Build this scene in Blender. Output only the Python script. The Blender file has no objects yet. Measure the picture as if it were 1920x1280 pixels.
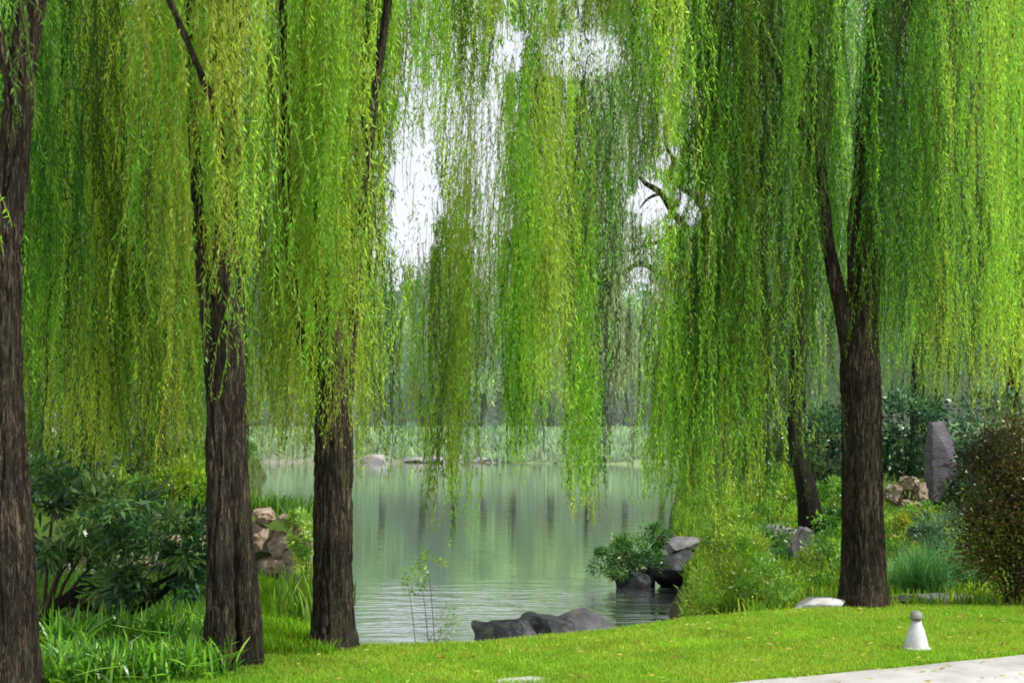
import bpy, math, random
import numpy as np
from mathutils import Vector, noise, Matrix
rng = np.random.default_rng(7); random.seed(7)
sc = bpy.context.scene
COL = sc.collection
F = 2667.0; CAMZ = 1.6; HOR = 800.0; WATER = -0.6
def P(px, py, Y): return ((px-960)/F*Y, Y, CAMZ-(py-HOR)/F*Y)
def PX(px, Y): return (px-960)/F*Y
def pxy(p):
    return 960+p[:,0]/p[:,1]*F, HOR-(p[:,2]-CAMZ)/p[:,1]*F

# ---------------------------------------------------------------- linking
def tag(o, label=None, cat=None, group=None, kind=None):
    if label: o['label'] = label
    if cat: o['category'] = cat
    if group: o['group'] = group
    if kind: o['kind'] = kind
    return o
def empty(name, loc, label, cat, group=None):
    o = bpy.data.objects.new(name, None); COL.objects.link(o); o.location = loc
    o.empty_display_size = .2
    return tag(o, label, cat, group)
def mesh_obj(name, V, Fc, mat, parent=None, col=None, smooth=False, loc=None):
    """V (n,3) world coords, Fc (m,k) faces; parented parts keep world placement."""
    V = np.asarray(V, dtype=np.float64); Fc = np.asarray(Fc, dtype=np.int32)
    org = np.array(parent.location[:]) if parent is not None else (np.array(loc) if loc is not None else np.zeros(3))
    if parent is not None and parent.parent is not None: org = org + np.array(parent.parent.location[:])
    me = bpy.data.meshes.new(name)
    me.vertices.add(len(V)); me.vertices.foreach_set('co', (V-org).astype(np.float32).ravel())
    k = Fc.shape[1]
    me.loops.add(Fc.size); me.loops.foreach_set('vertex_index', Fc.ravel())
    me.polygons.add(len(Fc)); me.polygons.foreach_set('loop_start', np.arange(0, Fc.size, k, dtype=np.int32))
    me.polygons.foreach_set('loop_total', np.full(len(Fc), k, dtype=np.int32))
    if smooth: me.polygons.foreach_set('use_smooth', np.ones(len(Fc), dtype=bool))
    if col is not None:
        a = me.color_attributes.new('Col', 'FLOAT_COLOR', 'POINT')
        c = np.ones((len(V), 4), dtype=np.float32); c[:, :3] = col
        a.data.foreach_set('color', c.ravel())
    me.update(calc_edges=True); me.materials.append(mat)
    o = bpy.data.objects.new(name, me); COL.objects.link(o)
    if parent is not None: o.parent = parent
    elif loc is not None: o.location = loc
    return o

# ---------------------------------------------------------------- materials
def new_mat(name):
    m = bpy.data.materials.new(name); m.use_nodes = True
    nt = m.node_tree; nt.nodes.clear()
    out = nt.nodes.new('ShaderNodeOutputMaterial')
    return m, nt, out
def N(nt, t, **kw):
    n = nt.nodes.new(t)
    for k, v in kw.items():
        if k in n.inputs: n.inputs[k].default_value = v
        else: setattr(n, k, v)
    return n
def leaf_mat(name, trans=.4, rough=.45, spec=.35, haze_glow=None):
    m, nt, out = new_mat(name); L = nt.links
    at = N(nt, 'ShaderNodeAttribute', attribute_name='Col')
    bs = N(nt, 'ShaderNodeBsdfPrincipled', Roughness=rough); bs.inputs['Specular IOR Level'].default_value = spec
    tr = N(nt, 'ShaderNodeBsdfTranslucent'); mx = N(nt, 'ShaderNodeMixShader', Fac=trans)
    hs = N(nt, 'ShaderNodeHueSaturation', Hue=.497, Saturation=1.05, Value=1.7)
    L.new(at.outputs['Color'], bs.inputs['Base Color']); L.new(at.outputs['Color'], hs.inputs['Color'])
    L.new(hs.outputs[0], tr.inputs['Color'])
    L.new(bs.outputs[0], mx.inputs[1]); L.new(tr.outputs[0], mx.inputs[2]); L.new(mx.outputs[0], out.inputs[0])
    if haze_glow:   # leaves glow faintly to imitate haze in front of distant foliage
        bs.inputs['Emission Color'].default_value = (*haze_glow, 1); bs.inputs['Emission Strength'].default_value = 1.0
    return m
def noise_mat(name, cols, scale=(1,1,1), nscale=6, rough=.85, bump=.3, bdist=.02, detail=8, tex='noise', coord='Object', spec=.3, wet=False):
    m, nt, out = new_mat(name); L = nt.links
    tc = N(nt, 'ShaderNodeTexCoord'); mp = N(nt, 'ShaderNodeMapping'); mp.inputs['Scale'].default_value = scale
    L.new(tc.outputs[coord], mp.inputs[0])
    n1 = N(nt, 'ShaderNodeTexNoise', Scale=nscale, Detail=detail, Roughness=.65)
    L.new(mp.outputs[0], n1.inputs['Vector'])
    r = N(nt, 'ShaderNodeValToRGB'); els = r.color_ramp.elements
    els[0].position, els[0].color = cols[0][0], (*cols[0][1], 1); els[1].position, els[1].color = cols[-1][0], (*cols[-1][1], 1)
    for p, c in cols[1:-1]:
        e = els.new(p); e.color = (*c, 1)
    L.new(n1.outputs[0], r.inputs[0])
    bs = N(nt, 'ShaderNodeBsdfPrincipled', Roughness=rough); bs.inputs['Specular IOR Level'].default_value = spec
    if wet:
        ge = N(nt, 'ShaderNodeNewGeometry'); sx = N(nt, 'ShaderNodeSeparateXYZ'); L.new(ge.outputs['Position'], sx.inputs[0])
        mr = N(nt, 'ShaderNodeMapRange'); mr.inputs[1].default_value = WATER+.03; mr.inputs[2].default_value = WATER+.14; mr.inputs[3].default_value = .25; L.new(sx.outputs[2], mr.inputs[0])
        n4 = N(nt, 'ShaderNodeTexNoise', Scale=11, Detail=6, Roughness=.7); L.new(tc.outputs['Object'], n4.inputs['Vector'])
        r4 = N(nt, 'ShaderNodeValToRGB'); r4.color_ramp.elements[0].position = .56; r4.color_ramp.elements[0].color = (0, 0, 0, 1); r4.color_ramp.elements[1].position = .68; r4.color_ramp.elements[1].color = (.7, .7, .7, 1); L.new(n4.outputs[0], r4.inputs[0])
        m4 = N(nt, 'ShaderNodeMixRGB'); m4.inputs[2].default_value = (.1, .13, .05, 1); L.new(r4.outputs[0], m4.inputs[0]); L.new(r.outputs[0], m4.inputs[1])
        m5 = N(nt, 'ShaderNodeMixRGB', blend_type='MULTIPLY', Fac=1.0); L.new(m4.outputs[0], m5.inputs[1]); L.new(mr.outputs[0], m5.inputs[2]); L.new(m5.outputs[0], bs.inputs['Base Color'])
    else: L.new(r.outputs[0], bs.inputs['Base Color'])
    n2 = N(nt, 'ShaderNodeTexNoise', Scale=nscale*3.1, Detail=10, Roughness=.7); L.new(mp.outputs[0], n2.inputs['Vector'])
    b = N(nt, 'ShaderNodeBump', Strength=bump, Distance=bdist); L.new(n2.outputs[0], b.inputs['Height']); L.new(b.outputs[0], bs.inputs['Normal'])
    L.new(bs.outputs[0], out.inputs[0])
    return m
def bark_mat(name, dark, mid, light):
    m, nt, out = new_mat(name); L = nt.links
    tc = N(nt, 'ShaderNodeTexCoord')
    mp = N(nt, 'ShaderNodeMapping'); mp.inputs['Scale'].default_value = (1, 1, .075); L.new(tc.outputs['Object'], mp.inputs[0])
    n1 = N(nt, 'ShaderNodeTexNoise', Scale=46, Detail=8, Roughness=.7); L.new(mp.outputs[0], n1.inputs['Vector'])
    n3 = N(nt, 'ShaderNodeTexNoise', Scale=2.2, Detail=4); L.new(tc.outputs['Object'], n3.inputs['Vector'])
    v = N(nt, 'ShaderNodeTexVoronoi', Scale=38, feature='DISTANCE_TO_EDGE'); 
    mxv = N(nt, 'ShaderNodeMixRGB', Fac=.12); L.new(mp.outputs[0], mxv.inputs[1]); L.new(n1.outputs['Color'], mxv.inputs[2]); L.new(mxv.outputs[0], v.inputs['Vector'])
    mul = N(nt, 'ShaderNodeMath', operation='MULTIPLY'); mul.inputs[1].default_value = 2.6; mul.use_clamp = True
    L.new(v.outputs['Distance'], mul.inputs[0])
    ad = N(nt, 'ShaderNodeMath', operation='MULTIPLY_ADD'); L.new(mul.outputs[0], ad.inputs[0]); ad.inputs[1].default_value = .5
    L.new(n1.outputs[0], ad.inputs[2])
    r = N(nt, 'ShaderNodeValToRGB'); e = r.color_ramp.elements
    e[0].position, e[0].color = .38, (*dark, 1); e[1].position, e[1].color = .95, (*light, 1); k = e.new(.66); k.color = (*mid, 1)
    L.new(ad.outputs[0], r.inputs[0])
    r2 = N(nt, 'ShaderNodeValToRGB'); r2.color_ramp.elements[0].position = .35; r2.color_ramp.elements[0].color = (.55, .56, .5, 1)
    r2.color_ramp.elements[1].position = .7; r2.color_ramp.elements[1].color = (1.2, 1.12, 1.05, 1); L.new(n3.outputs[0], r2.inputs[0])
    mx = N(nt, 'ShaderNodeMixRGB', blend_type='MULTIPLY', Fac=1.0); L.new(r.outputs[0], mx.inputs[1]); L.new(r2.outputs[0], mx.inputs[2])
    n5 = N(nt, 'ShaderNodeTexNoise', Scale=5, Detail=9, Roughness=.75); mp5 = N(nt, 'ShaderNodeMapping'); mp5.inputs['Scale'].default_value = (1.6, 1.6, .5); L.new(tc.outputs['Object'], mp5.inputs[0]); L.new(mp5.outputs[0], n5.inputs['Vector'])
    r5 = N(nt, 'ShaderNodeValToRGB'); r5.color_ramp.elements[0].position = .52; r5.color_ramp.elements[0].color = (0, 0, 0, 1); r5.color_ramp.elements[1].position = .7; r5.color_ramp.elements[1].color = (.75, .75, .75, 1); L.new(n5.outputs[0], r5.inputs[0])
    m5 = N(nt, 'ShaderNodeMixRGB'); m5.inputs[2].default_value = (.06, .075, .03, 1); L.new(r5.outputs[0], m5.inputs[0]); L.new(mx.outputs[0], m5.inputs[1])
    bs = N(nt, 'ShaderNodeBsdfPrincipled', Roughness=.9); bs.inputs['Specular IOR Level'].default_value = .2
    L.new(m5.outputs[0], bs.inputs['Base Color'])
    b = N(nt, 'ShaderNodeBump', Strength=.9, Distance=.02); L.new(ad.outputs[0], b.inputs['Height']); L.new(b.outputs[0], bs.inputs['Normal'])
    L.new(bs.outputs[0], out.inputs[0])
    return m
M_WILLOW = leaf_mat('willow_leaf', .55, .45, .35)
M_LEAF = leaf_mat('broad_leaf', .25, .35, .5)
M_HAZE = leaf_mat('distant_leaf_haze_glow', .35, .6, .3, haze_glow=(.165, .2, .165))
M_MID = leaf_mat('willow_leaf_haze_glow', .4, .5, .3, haze_glow=(.05, .075, .045))
M_GRASS = leaf_mat('grass_blade', .35, .6, .2)
M_BARK = bark_mat('willow_bark', (.005, .004, .003), (.03, .022, .016), (.19, .15, .105))
M_BARKD = bark_mat('dark_bark', (.006, .005, .005), (.014, .011, .009), (.05, .04, .032))
M_BARKF = noise_mat('haze_tinted_bark', [(.3, (.1, .12, .12)), (.7, (.17, .19, .18))], nscale=3)  # far trunks: distance haze painted in as pale blue-grey
M_STEM = noise_mat('twig', [(.3, (.03, .022, .012)), (.7, (.09, .07, .035))], nscale=20)
M_TAN = noise_mat('tan_rock', wet=True, cols=[(.3, (.09, .06, .04)), (.5, (.33, .25, .17)), (.72, (.62, .53, .4))], nscale=5, bump=1.0, bdist=.06)
M_ROCKD = noise_mat('dark_rock', wet=True, cols=[(.3, (.012, .013, .016)), (.55, (.04, .042, .048)), (.8, (.2, .2, .21))], nscale=7, bump=.8, bdist=.03, rough=.6)
M_ROCKG = noise_mat('grey_rock', wet=True, cols=[(.3, (.07, .065, .065)), (.55, (.19, .175, .18)), (.8, (.4, .38, .38))], nscale=4, bump=.7, bdist=.03)
M_SLAB = noise_mat('pale_slab', [(.3, (.4, .39, .38)), (.6, (.58, .56, .56)), (.8, (.7, .69, .68))], nscale=5, bump=.3, bdist=.01)
M_ROCKF = noise_mat('haze_tinted_rock', [(.3, (.24, .22, .22)), (.7, (.4, .37, .37))], nscale=1)  # far stones, with haze mixed into their pale colour
M_ROCKM = noise_mat('mid_grey_rock', wet=True, cols=[(.3, (.03, .03, .034)), (.55, (.09, .088, .095)), (.8, (.22, .215, .225))], nscale=4, bump=.8, bdist=.03, rough=.7)
M_PILLAR = noise_mat('pillar_rock', [(.3, (.06, .053, .063)), (.55, (.13, .118, .14)), (.8, (.22, .2, .225))], scale=(1, 1, 4), nscale=3, bump=.8, bdist=.05)
M_PATH = noise_mat('paving', [(.25, (.36, .33, .31)), (.5, (.5, .47, .455)), (.75, (.62, .6, .58))], nscale=3, bump=.25, bdist=.01, detail=12)

def ground_mat():
    m, nt, out = new_mat('ground_soil_and_grass'); L = nt.links
    at = N(nt, 'ShaderNodeAttribute', attribute_name='Col')
    tc = N(nt, 'ShaderNodeTexCoord')
    n = N(nt, 'ShaderNodeTexNoise', Scale=2.5, Detail=12, Roughness=.75); L.new(tc.outputs['Object'], n.inputs['Vector'])
    r = N(nt, 'ShaderNodeValToRGB'); r.color_ramp.elements[0].position = .3; r.color_ramp.elements[0].color = (.6, .6, .6, 1)
    r.color_ramp.elements[1].position = .7; r.color_ramp.elements[1].color = (1.25, 1.2, 1.1, 1); L.new(n.outputs[0], r.inputs[0])
    mx = N(nt, 'ShaderNodeMixRGB', blend_type='MULTIPLY', Fac=1.0); L.new(at.outputs['Color'], mx.inputs[1]); L.new(r.outputs[0], mx.inputs[2])
    bs = N(nt, 'ShaderNodeBsdfPrincipled', Roughness=.95); bs.inputs['Specular IOR Level'].default_value = .15
    L.new(mx.outputs[0], bs.inputs['Base Color'])
    n2 = N(nt, 'ShaderNodeTexNoise', Scale=40, Detail=6); L.new(tc.outputs['Object'], n2.inputs['Vector'])
    b = N(nt, 'ShaderNodeBump', Strength=.6, Distance=.03); L.new(n2.outputs[0], b.inputs['Height']); L.new(b.outputs[0], bs.inputs['Normal'])
    L.new(bs.outputs[0], out.inputs[0]); return m
def water_mat():
    m, nt, out = new_mat('pond_water'); L = nt.links
    tc = N(nt, 'ShaderNodeTexCoord'); mp = N(nt, 'ShaderNodeMapping'); mp.inputs['Scale'].default_value = (.55, 1.5, 1)
    L.new(tc.outputs['Object'], mp.inputs[0])
    n = N(nt, 'ShaderNodeTexNoise', Scale=1.6, Detail=4, Roughness=.55, Distortion=.4); L.new(mp.outputs[0], n.inputs['Vector'])
    n2 = N(nt, 'ShaderNodeTexNoise', Scale=5.5, Detail=3, Roughness=.5); L.new(mp.outputs[0], n2.inputs['Vector'])
    ad = N(nt, 'ShaderNodeMath', operation='MULTIPLY_ADD'); ad.inputs[1].default_value = .3; L.new(n2.outputs[0], ad.inputs[0]); L.new(n.outputs[0], ad.inputs[2])
    sx = N(nt, 'ShaderNodeSeparateXYZ'); L.new(tc.outputs['Object'], sx.inputs[0])
    mr = N(nt, 'ShaderNodeMapRange'); mr.inputs[1].default_value = 14; mr.inputs[2].default_value = 21; mr.inputs[3].default_value = .9; mr.inputs[4].default_value = .09
    L.new(sx.outputs[1], mr.inputs[0]); b = N(nt, 'ShaderNodeBump', Distance=.05); L.new(mr.outputs[0], b.inputs['Strength']); L.new(ad.outputs[0], b.inputs['Height'])
    df = N(nt, 'ShaderNodeBsdfDiffuse'); df.inputs['Color'].default_value = (.16, .195, .17, 1)
    gl = N(nt, 'ShaderNodeBsdfGlossy', Roughness=.03); gl.inputs['Color'].default_value = (.97, .98, 1, 1)
    fr = N(nt, 'ShaderNodeFresnel', IOR=2.1); ms = N(nt, 'ShaderNodeMixShader')
    for q in (df, gl, fr): L.new(b.outputs[0], q.inputs['Normal'])
    fm = N(nt, 'ShaderNodeMath', operation='MULTIPLY'); fm.inputs[1].default_value = 1.65; fm.use_clamp = True; L.new(fr.outputs[0], fm.inputs[0])
    L.new(fm.outputs[0], ms.inputs[0]); L.new(df.outputs[0], ms.inputs[1]); L.new(gl.outputs[0], ms.inputs[2]); L.new(ms.outputs[0], out.inputs[0]); return m
WAVE = .3

# ---------------------------------------------------------------- leaf geometry
def unit(a): return a/np.maximum(np.linalg.norm(a, axis=-1, keepdims=True), 1e-9)
def leaf_quads(p, d, l, w, c, bend=.0):
    """diamond leaves; p base, d direction, l length, w width, c colour -> V,F,C"""
    n = len(p); d = unit(d); s = unit(np.cross(d, rng.normal(size=(n, 3))))
    nn = np.cross(d, s); l = np.broadcast_to(np.asarray(l, float), (n,))[:, None]; w = np.broadcast_to(np.asarray(w, float), (n,))[:, None]
    mid = p + d*l*.42 + nn*l*bend
    V = np.empty((n, 4, 3)); V[:, 0] = p; V[:, 1] = mid+s*w*.5; V[:, 2] = p+d*l; V[:, 3] = mid-s*w*.5
    Fc = np.arange(n*4).reshape(n, 4)
    return V.reshape(-1, 3), Fc, np.repeat(c, 4, axis=0)
def merge(parts):
    Vs, Fs, Cs, o = [], [], [], 0
    for V, Fc, C in parts:
        Vs.append(V); Fs.append(Fc+o); Cs.append(C); o += len(V)
    return np.concatenate(Vs), np.concatenate(Fs), np.concatenate(Cs)

# soft openings of sky, where the strands carry few leaves (opening cx,cy,rx,ry,leaves kept)
GAPS = [(778, 385, 46, 100, .08), (768, 165, 30, 42, .55), (797, 300, 26, 60, .3), (895, 285, 64, 95, .48), (955, 85, 24, 45, .1), (1090, 100, 75, 42, .3),
        (1212, 375, 32, 42, .06), (1292, 385, 32, 38, .1), (1262, 290, 20, 22, .2), (1195, 540, 22, 50, .25), (1255, 530, 30, 40, .35), (905, 480, 26, 36, .45),
        (1300, 190, 16, 40, .4), (1510, 190, 10, 60, .4), (930, 395, 50, 40, .35)]
def gap_keep(p):
    x, y = pxy(p); k = np.ones(len(p))
    x = x + 9*np.sin(y*.11+x*.03)+7*np.sin(y*.043+1.3)
    for cx, cy, rx, ry, kp in GAPS:
        q = ((x-cx)/rx)**2+((y-cy)/ry)**2
        k = np.where(q < 1.0, np.minimum(k, kp), np.where(q < 1.5, np.minimum(k, kp+(1-kp)*(q-1.0)/.5), k))
    return k

def strands(root, ln, col, L=.058, W=.0115, sp=.022, wind=.02, jit=.12, gaps=True, thin_above=True, stem=True):
    S = len(root); K = np.maximum((ln/sp).astype(int), 2); idx = np.repeat(np.arange(S), K)
    st = np.concatenate([[0], np.cumsum(K)[:-1]]); j = np.arange(K.sum())-np.repeat(st, K); s = j*sp
    A = rng.normal(0, .06, S); ph = rng.uniform(0, 6.28, S); lam = rng.uniform(1.2, 3.2, S); B = rng.normal(0, .035, S)
    wx = rng.normal(-wind, .03, S)+.045*np.sin(root[:, 0]*7+2*np.sin(root[:, 1]*5)); wy = rng.normal(0, .02, S)
    def curve(i, s):
        q = root[i].copy(); q[:, 0] += A[i]*np.sin(6.28*s/lam[i]+ph[i]) + wx[i]*s + .012*np.sin(s*9+ph[i]*3); q[:, 1] += B[i]*np.cos(6.28*s/lam[i]+ph[i]) + wy[i]*s
        q[:, 2] -= s; return q
    p = curve(idx, s)
    ln_i = ln[idx]; rel = s/ln_i
    keep = np.ones(len(p), bool)
    r = rng.random(len(p))
    if gaps: keep &= r < gap_keep(p)
    top = CAMZ+(HOR+40)/F*p[:, 1]
    big = np.ones(len(p))
    if thin_above:
        ab = p[:, 2] > top; keep &= ~(ab & (rng.random(len(p)) > .35)); big = np.where(ab, 1.5, 1.)
    keep &= ~((rel < .05) & (r > .4))
    p = p[keep]; idx2 = idx[keep]; big = big[keep]; rel = rel[keep]; n = len(p)
    th = np.abs(rng.normal(.5, .28, n)); az = rng.uniform(0, 6.28, n)
    d = np.stack([np.cos(az)*np.sin(th)+wx[idx2]*1.5, np.sin(az)*np.sin(th), -np.cos(th)], 1)
    p = p + rng.normal(0, .008*jit/.12, (n, 3))
    size = rng.uniform(.6, 1.2, n)*big*(1-.35*np.clip((rel-.85)/.15, 0, 1))
    c = col[idx2]*rng.uniform(.7, 1.3, (n, 1)); c = c*(1+np.clip(rel-.8, 0, 1)[:, None]*np.array([[1.2, .7, .1]]))
    parts = [leaf_quads(p, d, L*size, W*size*rng.uniform(.8, 1.25, n), c, bend=.06)]
    if stem:
        sg = .3; K = np.maximum(np.ceil(ln/sg).astype(int), 1); idx = np.repeat(np.arange(S), K)
        st = np.concatenate([[0], np.cumsum(K)[:-1]]); s0 = (np.arange(K.sum())-np.repeat(st, K))*sg; s1 = np.minimum(s0+sg, ln[idx])
        a, b = curve(idx, s0), curve(idx, s1); w = W*.22
        u = np.stack([np.cos(ph[idx]), np.sin(ph[idx]), 0*ph[idx]], 1)*w
        if gaps:
            gk = (gap_keep((a+b)/2) > .3) | (rng.random(len(a)) < .12); a, b, u, idx = a[gk], b[gk], u[gk], idx[gk]
        V = np.stack([a-u, a+u, b+u*.8, b-u*.8], 1).reshape(-1, 3)
        parts.append((V, np.arange(len(V)).reshape(-1, 4), np.repeat(col[idx]*np.array([.9, .62, .6]), 4, 0)))
    return merge(parts)

TONE = {'lime': (.37, .60, .07), 'yellow': (.44, .59, .08), 'mid': (.22, .48, .05), 'green': (.13, .37, .04), 'deep': (.055, .18, .025), 'pale': (.36, .52, .19), 'haze': (.32, .46, .22)}  # 'haze' and 'pale' carry distance haze and backlight in the leaf colour
TONE = {k: np.array(v)*np.array((.88, .83, 1.0)) for k, v in TONE.items()}
def curtain(px0, px1, Y0, Y1, bot, bvar, n, tones, ztop=None, spread=.04, per=9, pt=None, dark=.33):
    """clumps of strands. returns roots, lengths, colours"""
    R, Ln, C = [], [], []
    for _ in range(max(1, int(n/per))):
        cx = rng.uniform(px0, px1); Y = rng.uniform(Y0, Y1); m = rng.integers(int(per*.5), int(per*1.5)+1)
        b = bot + rng.normal(0, bvar)
        for gx0, gy0, gr, gry, gk in GAPS[:1]+GAPS[5:7]:
            if abs(cx-gx0) < gr*.95 and b > gy0-gry and (pt is None or pt < gy0) and Y < 20: b = gy0-gry+rng.normal(10, 25)
        names = [t for t, _w in tones]; wts = np.array([_w for _t, _w in tones], float); t = TONE[names[rng.choice(len(names), p=wts/wts.sum())]]
        t = t*(rng.uniform(.22, .5) if rng.random() < dark else rng.uniform(.85, 1.45))  # random dark clumps paint the shaded crown interior into leaf colour
        sp = spread*rng.uniform(.6, 1.8)
        x = PX(cx, Y)+rng.normal(0, sp, m); y = Y+rng.normal(0, sp*1.5, m)
        zt = (ztop if ztop is not None else CAMZ+HOR/F*Y+rng.uniform(.7, 2.2))+rng.normal(0, .25, m)
        if pt is not None: zt = CAMZ-(pt-120+rng.normal(0, 90)-HOR)/F*Y+rng.normal(0, .7, m)
        zb = CAMZ-(b-HOR)/F*Y + np.abs(rng.normal(0, .28, m))
        ok = zt-zb > .4
        if Y < 16 and rng.random() < .4 and len(x):      # a side twig: strands fanning out of one point
            k = 7; i0 = rng.integers(len(x)); lo_ = max(zb.min(), 0); zs = rng.uniform(lo_+.5, max(lo_+.6, zt.max()-.8))
            fa = rng.normal(0, .13, (k, 1))*np.array([[1, 0, 0]])+rng.normal(0, .05, (k, 3))*np.array([[0, 1, 2.0]])
            R.append(np.array([[x[i0], y[i0], zs]])+fa); Ln.append(np.clip(np.minimum(rng.uniform(.35, 1.1, k), zs+fa[:, 2]-lo_+.05), .2, 2)); C.append(t*rng.uniform(.9, 1.25, (k, 1)))
        R.append(np.stack([x, y, zt], 1)[ok]); Ln.append((zt-zb)[ok]); C.append((t*rng.uniform(.85, 1.15, (m, 1)))[ok])
    return np.concatenate(R), np.concatenate(Ln), np.concatenate(C)
def crown(parent, curtains, mat=None, name='crown', **kw):
    rs = [curtain(*a, **k) for a, k in curtains]
    V, Fc, C = strands(np.concatenate([r[0] for r in rs]), np.concatenate([r[1] for r in rs]), np.concatenate([r[2] for r in rs]), **kw)
    o = mesh_obj(name, V, Fc, mat or M_WILLOW, parent, C); print(name, parent.name, len(Fc)); return o

# ---------------------------------------------------------------- wood
def smooth_path(pts, step):
    pts = [Vector(p) for p in pts]; out = []
    for i in range(len(pts)-1):
        p0 = pts[max(i-1, 0)]; p1 = pts[i]; p2 = pts[i+1]; p3 = pts[min(i+2, len(pts)-1)]
        n = max(1, int((p2-p1).xyz.length/step)) if len(p1) == 3 else max(1, int((p2.xyz-p1.xyz).length/step))
        for k in range(n):
            t = k/n
            out.append(.5*((2*p1)+(-p0+p2)*t+(2*p0-5*p1+4*p2-p3)*t*t+(-p0+3*p1-3*p2+p3)*t**3))
    out.append(pts[-1]); return out
def tube(pts, seg=12, step=.1, rough=0., flare=0., fis=0., seed=0, cap=True):
    """pts: (x,y,z,r) list -> V,F (quads). fissured bark when fis>0"""
    q = smooth_path([Vector(p) for p in pts], step) if len(pts) > 1 else pts
    V = []; n = len(q); z0 = q[0][2]
    ang = [2*math.pi*k/seg for k in range(seg)]
    for i, a in enumerate(q):
        t = (q[min(i+1, n-1)].xyz-q[max(i-1, 0)].xyz).normalized()
        s = t.cross(Vector((0, 1, 0.01))).normalized(); u = s.cross(t)
        r = max(a[3], .001)
        for k in range(seg):
            ca, sa = math.cos(ang[k]), math.sin(ang[k]); rr = r
            if rough or fis or flare:
                h = a[2]-z0
                v = Vector((ca*r*9+seed*7.3, sa*r*9, a[2]*1.1))
                rr += r*rough*noise.noise(v*.35)
                if fis:
                    w = Vector((ca*r*22+seed*3.1, sa*r*22, a[2]*2.6))
                    rr -= fis*max(0, 1-abs(noise.noise(w))*5)
                    rr += fis*.6*noise.noise(Vector((ca*r*60, sa*r*60, a[2]*14+seed)))
                if flare:
                    rr += flare*math.exp(-h*5.5)*(.65+.7*noise.noise(Vector((ca*1.6+seed, sa*1.6, 3.3))))
            V.append(a.xyz+(s*ca+u*sa)*rr)
    Fc = [(i*seg+k, i*seg+(k+1) % seg, (i+1)*seg+(k+1) % seg, (i+1)*seg+k) for i in range(n-1) for k in range(seg)]
    V = np.array([tuple(v) for v in V]); Fc = np.array(Fc)
    if cap:
        c = len(V); V = np.vstack([V, np.array([tuple(q[-1].xyz)])]); b = (n-1)*seg
        Fc = np.vstack([Fc, np.array([(b+k, b+(k+1) % seg, c, c) for k in range(seg)])])
        Fc = Fc[:-seg]; 
        capf = [(b+k, b+(k+1) % seg, b+(k+2) % seg, c) for k in range(0, seg-1, 2)]
        Fc = np.vstack([Fc, np.array(capf)])
    return V, Fc
def wood(name, pts, mat, parent, **kw):
    V, Fc = tube(pts, **kw); return mesh_obj(name, V, Fc, mat, parent, smooth=True)
def W_(px, py, Y, r): x, y, z = P(px, py, Y); return (x, y, z, r)

# ---------------------------------------------------------------- terrain
FRONT = [(-40, -6), (-40, 16), (-8, 15.5), (-2.6, 14.6), (-2.05, 13.2), (-1.72, 11.2), (-1.2, 10.35), (-.23, 10.5), (.79, 11.15), (1.51, 11.85), (2.5, 12.4), (4.64, 12.95), (9, 13.6), (40, 14), (40, -6)]
RIGHT = [(2.3, 11.5), (2.0, 14), (2.35, 17), (2.85, 20), (3.0, 23), (3.4, 27), (4.4, 35), (7, 55), (11.5, 86), (90, 95), (150, 60), (150, 0), (4, 0)]
LEFT = [(-60, 20.8), (-6, 20.8), (-3.25, 20.7), (-2.9, 21.6), (-3.4, 23), (-6.2, 27), (-8.7, 40), (-11.2, 62), (-30, 88), (-150, 88), (-150, 20.8)]
FAR = [(-400, 88), (-30, 90), (-12, 93), (2, 91), (5, 88), (13, 86), (60, 84), (400, 84), (400, 500), (-400, 500)]
def poly_sd(x, y, poly):
    P0 = np.array(poly, float); n = len(P0); d = np.full(x.shape, 1e9); ins = np.zeros(x.shape, bool)
    for i in range(n):
        ax, ay = P0[i]; bx, by = P0[(i+1) % n]; ex, ey = bx-ax, by-ay
        t = np.clip(((x-ax)*ex+(y-ay)*ey)/(ex*ex+ey*ey), 0, 1)
        d = np.minimum(d, np.hypot(x-ax-t*ex, y-ay-t*ey))
        if ay != by: ins ^= ((ay > y) != (by > y)) & (x < (bx-ax)*(y-ay)/(by-ay)+ax)
    return np.where(ins, d, -d)
def wob(x, y, f): return np.sin(x*f+1.3*np.sin(y*f*.7))*np.cos(y*f*1.1+.8*np.sin(x*f*.9))
def sm(t): t = np.clip(t, 0, 1); return t*t*(3-2*t)
def height(x, y):
    h = np.full(x.shape, -1.1)
    for poly, top, w in ((FRONT, 0., .7), (RIGHT, -.05, .9), (LEFT, .28, .5), (FAR, .9, 5.)):
        sd = poly_sd(x, y, poly)
        t = top
        if poly is RIGHT: t = -.08+.35*sm((y-22)/20)+.9*sm((y-50)/40)+.08*wob(x, y, .6)
        if poly is FAR: t = .9+1.2*sm((y-95)/60)
        if poly is LEFT: t = .28+.5*sm((y-30)/40)
        h = np.maximum(h, -1.1+(t+1.1)*sm(1+(sd+.0)/w))
    return h
def hz(x, y): return float(height(np.array([float(x)]), np.array([float(y)]))[0])
def axis(a, b, step, lo, hi, g=1.12):
    v = list(np.arange(a, b+1e-6, step)); s = step; c = v[-1]
    while c < hi: s *= g; c += s; v.append(c)
    s = step; c = v[0]; w = []
    while c > lo: s *= g; c -= s; w.append(c)
    return np.array(w[::-1]+v)
gx = axis(-9, 9, .14, -420, 420); gy = axis(6, 27, .14, -8, 520, 1.05)
X, Y = np.meshgrid(gx, gy); Z = height(X, Y)
nx, ny = len(gx), len(gy)
V = np.stack([X.ravel(), Y.ravel(), Z.ravel()], 1)
ii = np.arange(nx*ny).reshape(ny, nx)
Fc = np.stack([ii[:-1, :-1], ii[:-1, 1:], ii[1:, 1:], ii[1:, :-1]], -1).reshape(-1, 4)
x, y, z = V.T
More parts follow.
